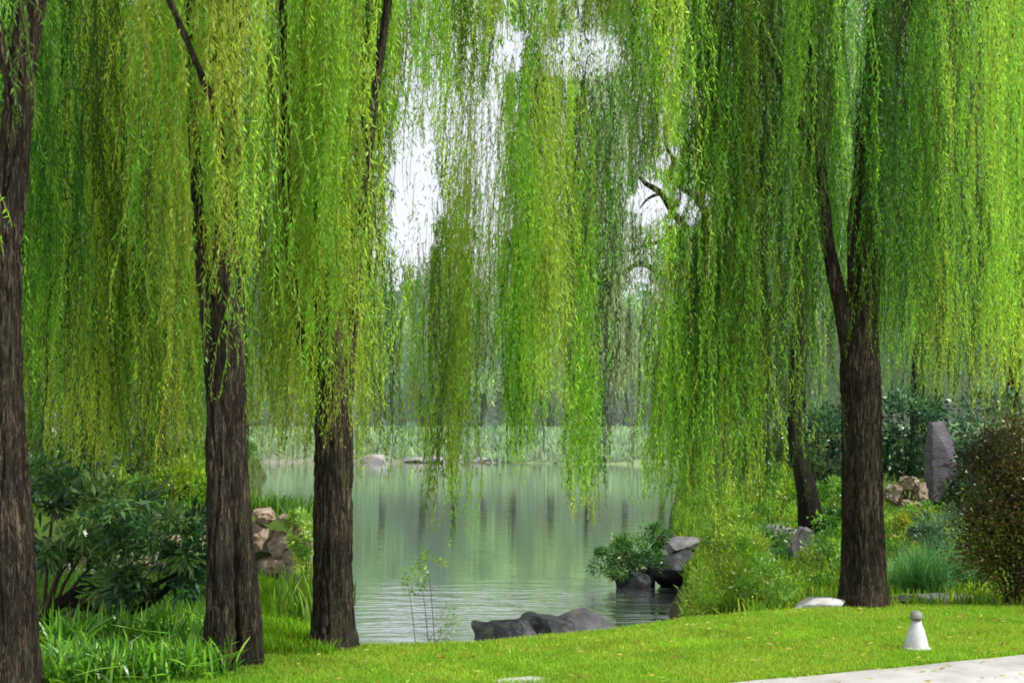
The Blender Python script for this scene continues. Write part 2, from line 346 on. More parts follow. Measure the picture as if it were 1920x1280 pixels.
lawn = np.array((.22, .4, .012)); soil = np.array((.045, .038, .022)); rough_g = np.array((.08, .16, .02)); mud = np.array((.06, .055, .035)); pink = np.array((.27, .25, .24)); fg = np.array((.24, .33, .17))  # fg is far grass, its colour lightened to suggest haze
sdF = poly_sd(x, y, FRONT); sdFar = poly_sd(x, y, FAR)
C = np.tile(rough_g, (len(V), 1))
nz = wob(x, y, 1.7)*.5+.5
C = C*(1-.5*nz[:, None])+soil*.5*nz[:, None]
isl = ((sdF > -.25) & (x > -2.3+.25*wob(x, y, 2)) & (y < 13.4)) | ((sdF > 0) & (y < 9.1))
C[isl] = lawn
low = (z < -.35) & (y < 80); C[low] = mud
fl = (y > 80); C[fl] = fg*.7; C[fl & (z < -.2) & (x < 0)] = pink; C[fl & (z < .7) & (x >= 0)] = fg
ground = mesh_obj('ground', V, Fc, ground_mat(), None, C, smooth=True); tag(ground, kind='structure')

# water
wx = np.array([-300., 300.]); V = np.array([(-300, 9.2, WATER), (300, 9.2, WATER), (300, 112, WATER), (-300, 112, WATER)])
water = mesh_obj('water', V, [(0, 1, 2, 3)], water_mat()); tag(water, kind='structure')

# path
EDGE = [(-9, 7.4), (-4, 7.7), (-1.2, 8.15), (.3, 8.5), (1.30, 8.86), (2.5, 9.42), (3.65, 10.02), (5.2, 10.75), (9, 12.0)]
Vp = []; 
ex = np.array([e[0] for e in EDGE]); ey = np.array([e[1] for e in EDGE])
xs = np.linspace(-9, 9, 120); ye = np.interp(xs, ex, ey)+.012*np.sin(xs*9)
rows = [0, .05, 1, 2, 6]
V = np.array([(a, b-r, .012 if r > 0 else -.02) for r in rows for a, b in zip(xs, ye)]); n = len(xs)
Fc = [(r*n+i, (r+1)*n+i, (r+1)*n+i+1, r*n+i+1) for r in range(len(rows)-1) for i in range(n-1)]
path = mesh_obj('path', V, Fc, M_PATH); tag(path, kind='structure')

# ---------------------------------------------------------------- grass
def grass(name, pts, h, w, cols, lean=.35):
    n = len(pts); az = rng.uniform(0, 6.28, n); hh = h*rng.uniform(.5, 1.3, n)
    u = np.stack([np.cos(az), np.sin(az), 0*az], 1)*w*.5
    az2 = rng.uniform(0, 6.28, n); ln = np.abs(rng.normal(0, lean, n))*hh
    tip = pts+np.stack([np.cos(az2)*ln, np.sin(az2)*ln, hh], 1)
    V = np.stack([pts-u, pts+u, tip+u*.25, tip-u*.25], 1).reshape(-1, 3)
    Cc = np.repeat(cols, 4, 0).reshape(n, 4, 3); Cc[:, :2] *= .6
    return V, np.arange(4*n).reshape(-1, 4), Cc.reshape(-1, 3)
def scatter(n, x0, x1, y0, y1): return rng.uniform(x0, x1, n), rng.uniform(y0, y1, n)
x, y = scatter(620000, -3.4, 6.2, 7.9, 13.6)
ok = (poly_sd(x, y, FRONT) > -.35) & (y > np.interp(x, ex, ey)+.0) & ((x > -2.0+.2*wob(x, y, 3)) | (y < 9.15+.12*wob(x, y, 4)))
x, y = x[ok], y[ok]; z = height(x, y)
base = np.array((.27, .47, .035)); yel = np.array((.42, .53, .06)); dk = np.array((.08, .27, .015))
t = sm((wob(x, y, 2.1)*.5+.5+.5*wob(x, y, 7.3)+.25*wob(y, x, 19)))[:, None]; c = base*(1-.5*t)+yel*.5*t
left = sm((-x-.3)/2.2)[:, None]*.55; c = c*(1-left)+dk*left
q = rng.random(len(x)); c = c*(1+.22*wob(x+3, y, 4.7)*wob(x, y, 1.3))[:, None]*rng.uniform(.55, 1.4, (len(x), 1)); c[q > .985] = (.5, .5, .2)
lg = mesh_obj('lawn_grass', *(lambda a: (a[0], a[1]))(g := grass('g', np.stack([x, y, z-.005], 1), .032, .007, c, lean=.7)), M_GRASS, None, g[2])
tag(lg, 'short bright green mown grass of the lawn along the pale path', 'grass', kind='stuff')
x, y = scatter(900, -2, 6, 8.6, 13.2); ok = poly_sd(x, y, FRONT) > 0; x, y = x[ok], y[ok]; z = height(x, y)+.03; n = len(x)
V, Fc, C = leaf_quads(np.stack([x, y, z], 1), rng.normal(size=(n, 3))*np.array([1, 1, .15]), .06, .014, np.array([(.5, .42, .08), (.3, .2, .06), (.4, .5, .1)])[rng.integers(0, 3, n)])
tag(mesh_obj('fallen_leaves', V, Fc, M_GRASS, None, C), 'fallen willow leaves scattered on the lawn', 'leaves', kind='stuff')
# rough grass and ground cover of the banks
def cover(name, label, n, x0, x1, y0, y1, cond, h, w, cols, lean=.5, mat=None):
    x, y = scatter(n, x0, x1, y0, y1); ok = cond(x, y); x, y = x[ok], y[ok]; z = height(x, y)
    k = rng.integers(0, len(cols), len(x)); t = wob(x, y, 3.1)[:, None]
    c = np.array(cols)[k]*(1+.35*t)*rng.uniform(.65, 1.35, (len(x), 1))
    V, Fc, C = grass(name, np.stack([x, y, z-.01], 1), h, w, c, lean)
    o = mesh_obj(name, V, Fc, mat or M_GRASS, None, C); tag(o, label, 'grass', kind='stuff')
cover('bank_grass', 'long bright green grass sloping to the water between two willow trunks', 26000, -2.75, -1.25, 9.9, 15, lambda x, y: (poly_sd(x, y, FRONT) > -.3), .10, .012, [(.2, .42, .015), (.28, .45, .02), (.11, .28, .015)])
cover('bank_undergrowth', 'low dark leafy growth under and behind the dark shrub at left', 30000, -9, -2.5, 9.6, 16, lambda x, y: (poly_sd(x, y, FRONT) > -.5), .16, .02, [(.06, .17, .025), (.12, .28, .03), (.18, .3, .04)])
cover('ground_cover', 'low light green ground cover on the right bank behind the lawn', 60000, 1.4, 9, 12.6, 30, lambda x, y: (poly_sd(x, y, RIGHT) > -.3), .14, .03, [(.2, .38, .03), (.13, .28, .03), (.3, .42, .04)])
cover('undergrowth', 'dark low undergrowth on the far left bank', 90000, -26, -2.8, 20.8, 80, lambda x, y: (poly_sd(x, y, LEFT) > -.35), .24, .045, [(.05, .13, .02), (.12, .24, .02)])
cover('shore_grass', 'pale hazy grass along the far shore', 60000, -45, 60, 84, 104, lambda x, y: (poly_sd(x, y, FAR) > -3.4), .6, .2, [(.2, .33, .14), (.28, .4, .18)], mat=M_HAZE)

# ---------------------------------------------------------------- foreground willows
GW = 'willows standing on the near bank'
def willow(name, label, base, trunk, limbs, group=None, mat=M_BARK, seg=84, step=.035, flare=.06, fis=.022, seed=1, rough=.22):
    t = empty(name, base, label, 'tree', group)
    tr = wood('trunk', trunk, mat, t, seg=seg, step=step, rough=rough, flare=flare, fis=fis, seed=seed)
    for i, l in enumerate(limbs):
        wood('limb', l, mat, t, seg=28, step=.06, rough=.1, fis=fis*.6, seed=seed+i+3)
    return t
# 1: far left
Y1 = 8.4
t1 = willow('willow_tree', 'dark leaning willow trunk cut off by the left edge of the picture', (PX(28, Y1), Y1, 0),
    [W_(24, 1325, Y1, .165), W_(22, 1150, Y1, .15), W_(16, 950, Y1, .13), W_(16, 750, Y1, .085), (PX(14, Y1), Y1, 2.6, .085), W_(24, 350, Y1, .085), W_(40, 150, Y1, .085), W_(62, 0, Y1, .08), W_(90, -200, Y1, .07)],
    [[W_(50, 60, Y1, .06), W_(120, -120, Y1, .05), (-2.2, 9.0, 5.6, .03)], [W_(30, 160, Y1, .05), W_(-30, -30, Y1, .045), (-3.4, 8.8, 5.6, .03)]], GW, seed=2, flare=.05)
crown(t1, [((-150, 70, 8.9, 11.5, 720, 90, 240, [('mid', 3), ('deep', 2), ('green', 2)]), {}),
           ((-30, 60, 7.9, 8.15, 420, 150, 20, [('mid', 3), ('green', 2)]), {}),
           ((60, 390, 10.8, 13.5, 885, 60, 330, [('lime', 3), ('mid', 3), ('green', 2), ('yellow', 1)]), {}),
           ((70, 230, 9.6, 12, 740, 120, 120, [('mid', 2), ('green', 2), ('deep', 2)]), {})])
# 2: split trunk
Y2 = 9.45
t2 = willow('willow_tree', 'thick willow with two stems grown together, left half black and right half brown', (PX(440, Y2), Y2, 0),
    [W_(411, 1262, Y2-.05, .1), W_(412, 1150, Y2-.05, .092), W_(413, 1000, Y2-.04, .085), W_(410, 850, Y2, .085), W_(405, 700, Y2, .078), W_(398, 640, Y2, .06), W_(385, 560, Y2, .05), W_(372, 400, Y2+.1, .04), W_(360, 150, Y2+.2, .035), W_(355, -200, Y2+.3, .03)],
    [[W_(468, 1262, Y2+.09, .105), W_(463, 1150, Y2+.08, .095), W_(450, 1000, Y2+.06, .085), W_(438, 850, Y2+.05, .09), W_(434, 700, Y2, .1), W_(430, 560, Y2, .1), W_(424, 400, Y2, .085), W_(424, 200, Y2, .095), W_(414, 0, Y2, .09), W_(400, -250, Y2, .07)],
     [W_(428, 130, Y2, .05), W_(470, -60, Y2, .045), W_(560, -220, Y2+.3, .03)], [W_(415, 90, Y2, .04), W_(370, -100, Y2, .04), W_(280, -260, Y2+.3, .03)],
     [W_(424, 330, Y2-.1, .03), W_(400, 200, Y2-.3, .025), W_(330, 30, Y2-.5, .02), W_(250, -150, Y2-.5, .02)]], GW, seed=5, flare=.075)
crown(t2, [((210, 400, 9.0, 9.5, 560, 150, 60, [('yellow', 2), ('lime', 3), ('mid', 2)]), {}),
           ((370, 480, 8.8, 9.3, 420, 160, 46, [('yellow', 3), ('lime', 2)]), {}),
           ((440, 530, 9.0, 9.7, 560, 110, 60, [('lime', 2), ('mid', 2)]), {}),
           ((470, 600, 10.5, 13, 850, 50, 170, [('yellow', 2), ('lime', 3), ('green', 1)]), {}),
           ((120, 250, 10.2, 11.5, 920, 30, 60, [('lime', 3), ('yellow', 1)]), {'dark': .1}),
           ((310, 390, 10.2, 11.5, 930, 30, 36, [('lime', 3), ('yellow', 2)]), {'dark': .1}),
           ((210, 400, 9.9, 12, 860, 70, 130, [('lime', 3), ('mid', 3), ('yellow', 2)]), {})])
# 3: forked
Y3 = 10.3
t3 = willow('willow_tree', 'willow with a low fork standing at the water edge, left of the open pond', (PX(622, Y3), Y3, 0),
    [W_(622, 1225, Y3, .155), W_(622, 1120, Y3, .145), W_(624, 950, Y3, .14), W_(626, 830, Y3, .135), W_(622, 720, Y3, .115), W_(616, 620, Y3, .1), W_(612, 450, Y3, .09), W_(620, 200, Y3, .085), W_(640, 0, Y3, .08), W_(660, -250, Y3, .06)],
    [[W_(608, 740, Y3, .06), W_(575, 660, Y3, .045), W_(556, 590, Y3, .04), W_(540, 400, Y3+.2, .035), W_(530, 0, Y3+.3, .03)],
     [W_(630, 60, Y3, .06), W_(720, -150, Y3+.2, .05), (.0, 11.2, 6.6, .03)], [W_(650, 740, Y3+.05, .05), W_(668, 560, Y3+.2, .04), W_(700, 200, Y3+.4, .035), W_(760, -200, Y3+.5, .03)]], GW, seed=9, flare=.1)
crown(t3, [((570, 690, 9.7, 10.15, 690, 90, 130, [('lime', 3), ('mid', 2), ('yellow', 1)]), {}),
           ((570, 680, 10.6, 12.5, 760, 60, 120, [('lime', 3), ('mid', 2), ('yellow', 1)]), {}),
           ((670, 760, 10.2, 13, 830, 50, 120, [('lime', 3), ('mid', 2)]), {}),
           ((600, 745, 10.2, 13, 480, 120, 150, [('lime', 3), ('mid', 3), ('yellow', 1)]), {}),
           ((735, 960, 10.8, 13.5, 130, 40, 170, [('lime', 3), ('mid', 2)]), {}),
           ((745, 1330, 12, 14.5, 620, 110, 130, [('mid', 2), ('pale', 3), ('lime', 1)]), {'pt': 330, 'spread': .1, 'dark': .15}),
           ((700, 1330, 12, 14.5, 700, 90, 190, [('mid', 2), ('pale', 3), ('lime', 1)]), {'pt': 470, 'spread': .09, 'dark': .15}),
           ((940, 1130, 11, 14.5, 560, 160, 130, [('mid', 3), ('lime', 3), ('green', 1)]), {'pt': 120}),
           ((812, 834, 11, 12, 420, 60, 14, [('lime', 3)]), {}),
           ((740, 830, 12, 14, 800, 60, 44, [('lime', 1), ('mid', 2), ('pale', 2)]), {'pt': 480}),
           ((820, 890, 11.2, 12.2, 965, 50, 66, [('lime', 2), ('mid', 2)]), {'pt': 560, 'dark': .2}),
           ((670, 770, 10.8, 13, 850, 70, 40, [('lime', 2), ('mid', 2)]), {'pt': 560, 'dark': .2}),
           ((820, 900, 11.5, 13.2, 820, 90, 45, [('lime', 2), ('mid', 3), ('pale', 1)]), {'pt': 420, 'spread': .07}),
           ((835, 965, 10.8, 14, 200, 60, 80, [('lime', 3), ('mid', 2), ('pale', 1)]), {}),
           ((940, 1330, 10.8, 14, 90, 50, 190, [('lime', 4), ('yellow', 2), ('mid', 1)]), {}),
           ((960, 1008, 11.4, 12.2, 890, 40, 60, [('mid', 3), ('lime', 1)]), {'pt': 620, 'dark': .3}),
           ((955, 1020, 11.2, 12.4, 800, 60, 60, [('mid', 3), ('lime', 1)]), {'pt': 150}),
           ((1008, 1045, 10.8, 11.2, 710, 35, 46, [('lime', 3), ('yellow', 1)]), {'pt': 420})])
# 4: right hand tree
Y4 = 12.7
t4 = willow('willow_tree', 'tall straight brown willow trunk forking upwards, on the right behind the pale lamp', (PX(1622, Y4), Y4, 0),
    [W_(1621, 1145, Y4, .20), W_(1618, 1050, Y4, .195), W_(1616, 900, Y4, .188), W_(1615, 760, Y4, .18), W_(1613, 690, Y4, .178), W_(1620, 600, Y4, .12), W_(1628, 520, Y4, .1), W_(1622, 400, Y4, .1), W_(1630, 250, Y4, .1), W_(1645, 100, Y4, .09), W_(1660, -50, Y4, .085), W_(1690, -300, Y4, .06)],
    [[W_(1600, 712, Y4, .1), W_(1590, 640, Y4, .085), W_(1575, 560, Y4, .075), W_(1556, 480, Y4, .065), W_(1545, 380, Y4, .05), W_(1530, 200, Y4+.2, .045), W_(1500, -100, Y4+.4, .035)],
     [W_(1612, 700, Y4-.03, .085), W_(1602, 620, Y4-.03, .07), W_(1600, 540, Y4, .06), W_(1606, 400, Y4, .07), W_(1625, 300, Y4, .06)],
     [W_(1635, 230, Y4, .06), W_(1668, 100, Y4, .05), W_(1750, -100, Y4, .04), W_(1850, -300, Y4, .03)],
     [W_(1545, 330, Y4+.1, .04), W_(1440, 100, Y4+.3, .03), W_(1300, -150, Y4+.6, .025)]], GW, seed=13, flare=.15)
crown(t4, [((1320, 1472, 11.8, 15, 880, 60, 300, [('mid', 3), ('green', 3), ('deep', 2)]), {'dark': .5}),
           ((1320, 1430, 11.6, 13.5, 975, 30, 130, [('lime', 1), ('mid', 4), ('green', 2)]), {'pt': 200}),
           ((1180, 1330, 11.5, 14.5, 270, 60, 170, [('lime', 3), ('mid', 3), ('deep', 1)]), {}),
           ((1205, 1262, 12, 13, 950, 40, 60, [('lime', 2), ('mid', 2)]), {'pt': 620, 'dark': .2}),
           ((1205, 1262, 12, 13, 850, 60, 55, [('lime', 2), ('mid', 3), ('deep', 1)]), {'pt': 250}),
           ((1285, 1330, 12, 14, 770, 60, 60, [('mid', 3), ('deep', 1)]), {'pt': 350}),
           ((1088, 1116, 12, 12.6, 960, 30, 30, [('mid', 3), ('lime', 1)]), {'pt': 640, 'dark': .2}),
           ((1084, 1118, 12, 12.8, 900, 70, 36, [('mid', 3), ('lime', 1)]), {'pt': 500}),
           ((1110, 1200, 12, 14.5, 560, 90, 90, [('mid', 3), ('green', 2), ('pale', 2)]), {}),
           ((1480, 1590, 11.9, 12.5, 380, 90, 60, [('green', 2), ('mid', 3), ('lime', 1)]), {}),
           ((1500, 1600, 12.9, 15, 560, 110, 110, [('green', 3), ('mid', 3), ('deep', 2)]), {}),
           ((1550, 1680, 11.7, 12.4, 430, 150, 40, [('mid', 2), ('green', 3), ('deep', 1)]), {'spread': .03}),
           ((1640, 1770, 12.2, 15, 680, 60, 210, [('green', 3), ('mid', 3), ('deep', 2)]), {'dark': .45}),
           ((1730, 2060, 12, 16, 735, 40, 320, [('lime', 4), ('mid', 3), ('yellow', 1)]), {})])

# ---------------------------------------------------------------- middle distance willows
GM = 'slender willows beyond the near bank'
def mid_willow(label, px, Y, r, top, pts, curt, group, **kw):
    z = hz(PX(px, Y), Y)
    t = willow('willow_tree', label, (PX(px, Y), Y, z), [(PX(px, Y), Y, z-.1, r)]+pts, kw.pop('limbs', []), group, mat=M_BARKD, seg=24, step=.15, rough=.3, flare=r*.3, fis=.01, seed=px)
    crown(t, curt, mat=kw.pop('mat', M_MID), **kw); return t
mk = dict(L=.13, W=.022, sp=.075)
mid_willow('dark slender trunk leaning left then rising, between the pond shrubs and the thick right willow', 1524, 21, .23, 8,
    [W_(1512, 920, 21, .17), W_(1492, 830, 21, .125), W_(1492, 700, 21, .11), W_(1502, 560, 21, .1), W_(1508, 300, 21, .09), W_(1515, 0, 21, .08), W_(1520, -150, 21, .05)],
    [((1330, 1465, 22, 29, 800, 70, 120, [('deep', 3), ('green', 3)]), {'spread': .12}), ((1480, 1620, 23, 28, 640, 80, 110, [('pale', 2), ('mid', 2), ('green', 2)]), {'spread': .12})], GM, **mk)
mid_willow('willow on the right bank with dark crooked limbs reaching left over the pond', 1312, 34, .26, 9,
    [W_(1312, 800, 34, .2), W_(1318, 640, 34, .18), W_(1322, 540, 34, .17), W_(1306, 480, 34, .14), W_(1284, 425, 34, .11), W_(1262, 400, 34, .09), W_(1240, 362, 34, .085), W_(1212, 345, 34, .06), W_(1190, 325, 34, .04), W_(1170, 322, 34, .02)],
    [((835, 1000, 29, 38, 640, 70, 130, [('haze', 4), ('pale', 3)]), {'spread': .25, 'pt': 470, 'dark': .1}), ((985, 1185, 29, 38, 740, 60, 260, [('haze', 4), ('pale', 3), ('green', 1)]), {'spread': .25, 'pt': 130, 'dark': .15}), ((1180, 1340, 29, 38, 780, 60, 150, [('haze', 3), ('green', 2), ('deep', 1)]), {'spread': .22, 'pt': 330}),
     ((1240, 1420, 29, 38, 860, 30, 60, [('haze', 3), ('green', 2)]), {'spread': .22, 'pt': 600})], GM,
    limbs=[[W_(1318, 560, 34, .1), W_(1290, 500, 34, .08), W_(1240, 512, 34, .065), W_(1205, 494, 33.5, .065), W_(1178, 505, 33.3, .06), W_(1150, 528, 33, .05), W_(1115, 534, 33, .035), W_(1080, 525, 33, .02)],
           [W_(1322, 520, 34, .1), W_(1332, 430, 34, .09), W_(1308, 375, 34, .085), W_(1280, 352, 34, .08), W_(1258, 330, 34, .07), W_(1262, 300, 34, .05), W_(1248, 270, 34, .035), W_(1250, 220, 34, .02)],
           [W_(1262, 400, 34, .05), W_(1275, 372, 34, .035), W_(1272, 340, 34, .02)], [W_(1308, 375, 34, .05), W_(1318, 350, 34, .035), W_(1312, 300, 34, .02)], [W_(1240, 362, 34, .045), W_(1216, 372, 34, .03), W_(1200, 390, 34, .015)],
           [W_(1290, 440, 34, .07), W_(1230, 455, 34, .05), W_(1180, 470, 33.5, .04)]], L=.17, W=.03, sp=.09)
for px, Yd, lab in ((178, 27, 'leftmost of the three slender dark trunks on the far left bank'), (218, 30, 'middle of the three slender dark trunks on the far left bank'), (306, 28, 'rightmost of the three slender dark trunks on the far left bank')):
    mid_willow(lab, px, Yd, .14, 8, [W_(px-3, 800, Yd, .12), W_(px+6, 650, Yd, .11), W_(px, 400, Yd, .1), W_(px+8, 0, Yd, .08), W_(px, -100, Yd, .05)],
        [((px-170, px+190, Yd-4, Yd+4, 780, 90, 150, [('green', 3), ('deep', 3), ('mid', 2)]), {'spread': .2})], GM, **mk)
for px, Yd, lab in ((1500, 44, 'background willow behind the slender leaning trunk'), (1720, 38, 'background willow to the right of the thick right trunk'), (1900, 36, 'background willow at the right edge above the reddish shrub')):
    mid_willow(lab, px, Yd, .2, 10, [W_(px, 750, Yd, .18), W_(px+8, 500, Yd, .15), W_(px-6, 200, Yd, .12), W_(px, -60, Yd, .08)],
        [((px-150, px+190, Yd-4, Yd+4, 740, 60, 200, [('green', 3), ('deep', 2), ('mid', 3)]), {'spread': .3})], 'background willows on the right bank', L=.19, W=.035, sp=.1)

# ---------------------------------------------------------------- leaf clump plants
def clumps(cents, m, n, L, W, cols, up=0., droop=0., tight=.35, shell=.6):
    """cents: list of (centre, radii). leaves gather round m sub-clumps. returns mesh arrays + sub-clump centres"""
    vol = np.array([r[0]*r[1]*r[2] for _c, r in cents]); vol = vol**.67; vol /= vol.sum(); subs = []
    P_, D_, C_ = [], [], []
    for (c, r), v in zip(cents, vol):
        k = max(2, int(m*v)); u = unit(rng.normal(size=(k, 3)))*(rng.uniform(shell, 1, (k, 1))**.5)
        s = np.array(c)+u*np.array(r); subs.append(s); nn = max(8, int(n*v/k)); rs = (min(r)+max(r))*.5*tight
        for q, uu in zip(s, u):
            o = rng.normal(0, 1, (nn, 3))*rs*.55*rng.uniform(.6, 1.3); P_.append(q+o)
            D_.append(unit(o+1e-6)*.8+uu*.5+rng.normal(0, .5, (nn, 3))+np.array([0, 0, up-droop]))
            t = cols[rng.integers(0, len(cols))]; C_.append(np.array(t)*rng.uniform(.7, 1.3)*rng.uniform(.7, 1.3, (nn, 1)))
    p = np.concatenate(P_); d = np.concatenate(D_); c = np.concatenate(C_); k = len(p)
    return leaf_quads(p, d, L*rng.uniform(.6, 1.25, k), W*rng.uniform(.7, 1.2, k), c, bend=.08), np.concatenate(subs)
def plant(name, label, cat, base, cents, m, n, L, W, cols, group=None, stems=6, sr=.012, mat=None, smat=None, part='foliage', trunk=None, **kw):
    t = empty(name, base, label, cat, group)
    (V, Fc, C), subs = clumps(cents, m, n, L, W, cols, **kw)
    ok = V.reshape(-1, 4, 3)[:, :, 2].min(1) > base[2]-.25
    Fc = Fc[ok]; mesh_obj(part, V, Fc, mat or M_LEAF, t, C)
    b = Vector(base)
    if trunk:
        wood('trunk', trunk, smat or M_BARKD, t, seg=14, step=.25, rough=.15, flare=trunk[0][3]*.4, seed=len(label))
    for i in rng.choice(len(subs), min(stems, len(subs)), replace=False):
        e = Vector(subs[i]); s = Vector(trunk[-2][:3]) if trunk else b+Vector((rng.normal(0, .04), rng.normal(0, .04), -.03))
        mid = s.lerp(e, .45)+Vector((0, 0, .12*(e-s).length))
        wood('limb' if trunk else 'stem', [(*s, sr), (*mid, sr*.75), (*e, sr*.3)], smat or M_STEM, t, seg=6, step=.15 if not trunk else .8)
    return t
DKG = [(.025, .085, .03), (.05, .13, .045), (.09, .2, .06), (.02, .055, .022)]
LTG = [(.2, .38, .03), (.28, .42, .04), (.12, .28, .03)]
def E(px, py, Y, rx, ry, rz=None):
    return (P(px, py, Y), (rx/F*Y, (rz or rx)/F*Y, ry/F*Y))
# dark shrub between the two left trunks
Ys = 10.3
b = (PX(70, Ys), Ys, hz(PX(70, Ys), Ys))
sh = plant('broadleaf_shrub', 'dark glossy shrub with long leaves and low crooked branches, left of the split willow', 'shrub', b,
    [E(110, 900, Ys, 75, 55), E(95, 990, Ys, 60, 55), E(200, 960, Ys, 95, 45), E(180, 1040, Ys, 75, 45), E(290, 1040, Ys, 85, 60), E(330, 990, Ys-.2, 70, 40), E(255, 1090, Ys, 80, 40), E(370, 1010, Ys-.2, 45, 45), E(330, 1100, Ys, 50, 25)],
    80, 3300, .125, .03, DKG+[(.10, .2, .06), (.13, .24, .06)], stems=9, sr=.016, droop=.25, tight=.3)
wood('stem', [W_(72, 1230, Ys, .06), W_(85, 1160, Ys, .05), W_(120, 1128, Ys, .042), W_(190, 1145, Ys, .034), W_(260, 1140, Ys, .03), W_(330, 1090, Ys, .02)], M_BARKD, sh, seg=12, step=.04, rough=.3)
wood('stem', [W_(90, 1155, Ys, .035), W_(150, 1105, Ys, .03), W_(250, 1110, Ys, .022), W_(360, 1060, Ys, .012)], M_BARKD, sh, seg=10, step=.04, rough=.3)
# blade-leaved clumps
def blades(name, label, base, n, h, w, cols, group, spread, mat=M_LEAF, cat='plant', lean=.3):
    t = empty(name, base, label, cat, group); seg = 4
    V = []; Fc = []; C = []; o = 0
    for i in range(n):
        a = rng.uniform(0, 6.28); q = np.array(base)+np.array([rng.normal(0, spread), rng.normal(0, spread), -.02]); hh = h*rng.uniform(.5, 1.15); dr = np.array([math.cos(a), math.sin(a), 0]); ln = abs(rng.normal(0, lean))*hh
        s = np.array([-math.sin(a), math.cos(a), 0]); s = unit(s+rng.normal(0, .5, 3)); c = np.array(cols[rng.integers(len(cols))])*rng.uniform(.7, 1.3)
        for k in range(seg+1):
            u = k/seg; p = q+dr*ln*u*u+np.array([0, 0, hh*(u-.25*u*u*ln/hh)]); ww = w*(.5+.9*u)*(1-u**2.5)+.001
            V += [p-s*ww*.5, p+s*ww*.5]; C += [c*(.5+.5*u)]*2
            if k: Fc.append((o+2*k-2, o+2*k-1, o+2*k+1, o+2*k))
        o += 2*(seg+1)
    mesh_obj('leaves', V, Fc, mat, t, np.array(C)); return t
BG = [(.1, .3, .02), (.17, .4, .03), (.24, .46, .04), (.05, .17, .02)]
spots = [(105, 9.0), (150, 9.35), (195, 8.95), (245, 9.3), (290, 9.05), (335, 9.35), (372, 9.15), (120, 9.8), (210, 9.9), (300, 9.9), (365, 9.8), (85, 8.75)]
ords = ['first', 'second', 'third', 'fourth', 'fifth', 'sixth', 'seventh', 'eighth', 'ninth', 'tenth', 'eleventh', 'twelfth']
order = sorted(range(len(spots)), key=lambda i: spots[i][0])
for k, i in enumerate(order):
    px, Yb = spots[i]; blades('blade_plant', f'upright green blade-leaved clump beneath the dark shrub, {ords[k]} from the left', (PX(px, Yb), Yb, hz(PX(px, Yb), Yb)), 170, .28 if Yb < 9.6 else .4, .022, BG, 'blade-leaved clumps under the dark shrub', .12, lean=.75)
# bright plants between trunks 2 and 3
blades('blade_plant', 'bright green leafy clump at the bank edge between the split and forked willows', (PX(555, 13), 13, 0), 110, .36, .026, LTG, None, .2)
blades('blade_plant', 'taller bright green clump beside the left side of the forked willow', (PX(572, 11.6), 11.6, 0), 110, .42, .026, LTG, None, .13)
plant('shrub', 'bright yellow-green shrub at the right end of the tan shore wall', 'shrub', (PX(575, 19.8), 19.8, -.55), [E(572, 1010, 19.8, 22, 40), E(560, 975, 20, 22, 18), E(575, 1060, 19.8, 20, 30)], 24, 2400, .07, .02, LTG, stems=5, sr=.008)
# sapling before the water
plant('sapling', 'thin young sapling with light green leaves standing before the water', 'plant', (PX(800, 10.45), 10.45, hz(PX(800, 10.45), 10.45)),
    [E(775, 1085, 10.5, 32, 18), E(810, 1050, 10.5, 22, 18), E(840, 1165, 10.5, 16, 34)], 16, 330, .04, .011, LTG, stems=6, sr=.003)
# shrubs on the right bank
def shrub(label, cat, px, py, Yd, cents, m, n, L, W, cols, **kw):
    x = PX(px, Yd); b = (x, Yd, hz(x, Yd)); return plant(kw.pop('name', 'shrub'), label, cat, b, cents, m, n, L, W, cols, **kw)
shrub('light green airy shrub at the water edge below the longest green strands', 'shrub', 1380, 1150, 13.6,
    [E(1350, 1110, 13.6, 55, 48), E(1420, 1100, 13.6, 60, 52), E(1385, 1040, 13.8, 50, 45), E(1310, 1135, 13.2, 30, 25), E(1450, 1135, 13.2, 35, 25), E(1350, 1000, 14, 30, 28)], 90, 9500, .055, .015, [(.3, .5, .05), (.38, .52, .06), (.2, .4, .06)], up=.5, stems=14, sr=.006)
shrub('dark green bush hanging over the water in front of the grey waterside rocks', 'bush', 1225, 1060, 19.9,
    [E(1190, 1032, 19.6, 50, 22), E(1155, 1062, 19.6, 36, 18), E(1215, 1060, 19.6, 36, 22), E(1225, 1005, 19.8, 26, 20), E(1140, 1040, 19.5, 20, 10)], 50, 4600, .07, .02, [(.06, .17, .03), (.1, .24, .04), (.03, .09, .02)], stems=6)
shrub('low yellow-green shrub on the bank below the long hanging strands', 'shrub', 1310, 930, 27, [E(1305, 905, 27, 40, 35), E(1340, 935, 27, 45, 30)], 30, 2200, .09, .03, LTG, stems=4)
shrub('rounded light green shrub between the hanging strands and the leaning slender trunk', 'shrub', 1450, 950, 24, [E(1450, 910, 24, 45, 34), E(1420, 930, 24, 30, 24)], 40, 3200, .08, .03, LTG, stems=4)
shrub('mid green leafy shrub by the grey stone post', 'shrub', 1440, 1060, 17.5, [E(1440, 1030, 17.5, 42, 40), E(1465, 1065, 17, 25, 30)], 40, 3000, .06, .022, [(.08, .2, .05), (.14, .3, .05), (.04, .12, .03)], stems=5)
shrub('bright leafy shrub left of the thick right trunk', 'shrub', 1550, 1070, 15.5, [E(1545, 1060, 15.5, 38, 50), E(1530, 1105, 15, 45, 25), E(1560, 1010, 16, 25, 30)], 40, 3600, .05, .02, LTG+[(.1, .25, .04)], stems=6)
shrub('leafy shrub at the foot of the leaning slender trunk', 'shrub', 1565, 960, 22, [E(1560, 935, 22, 28, 30), E(1550, 975, 21, 35, 20)], 24, 1800, .08, .035, [(.1, .3, .03), (.2, .4, .04), (.05, .15, .02)], stems=4)
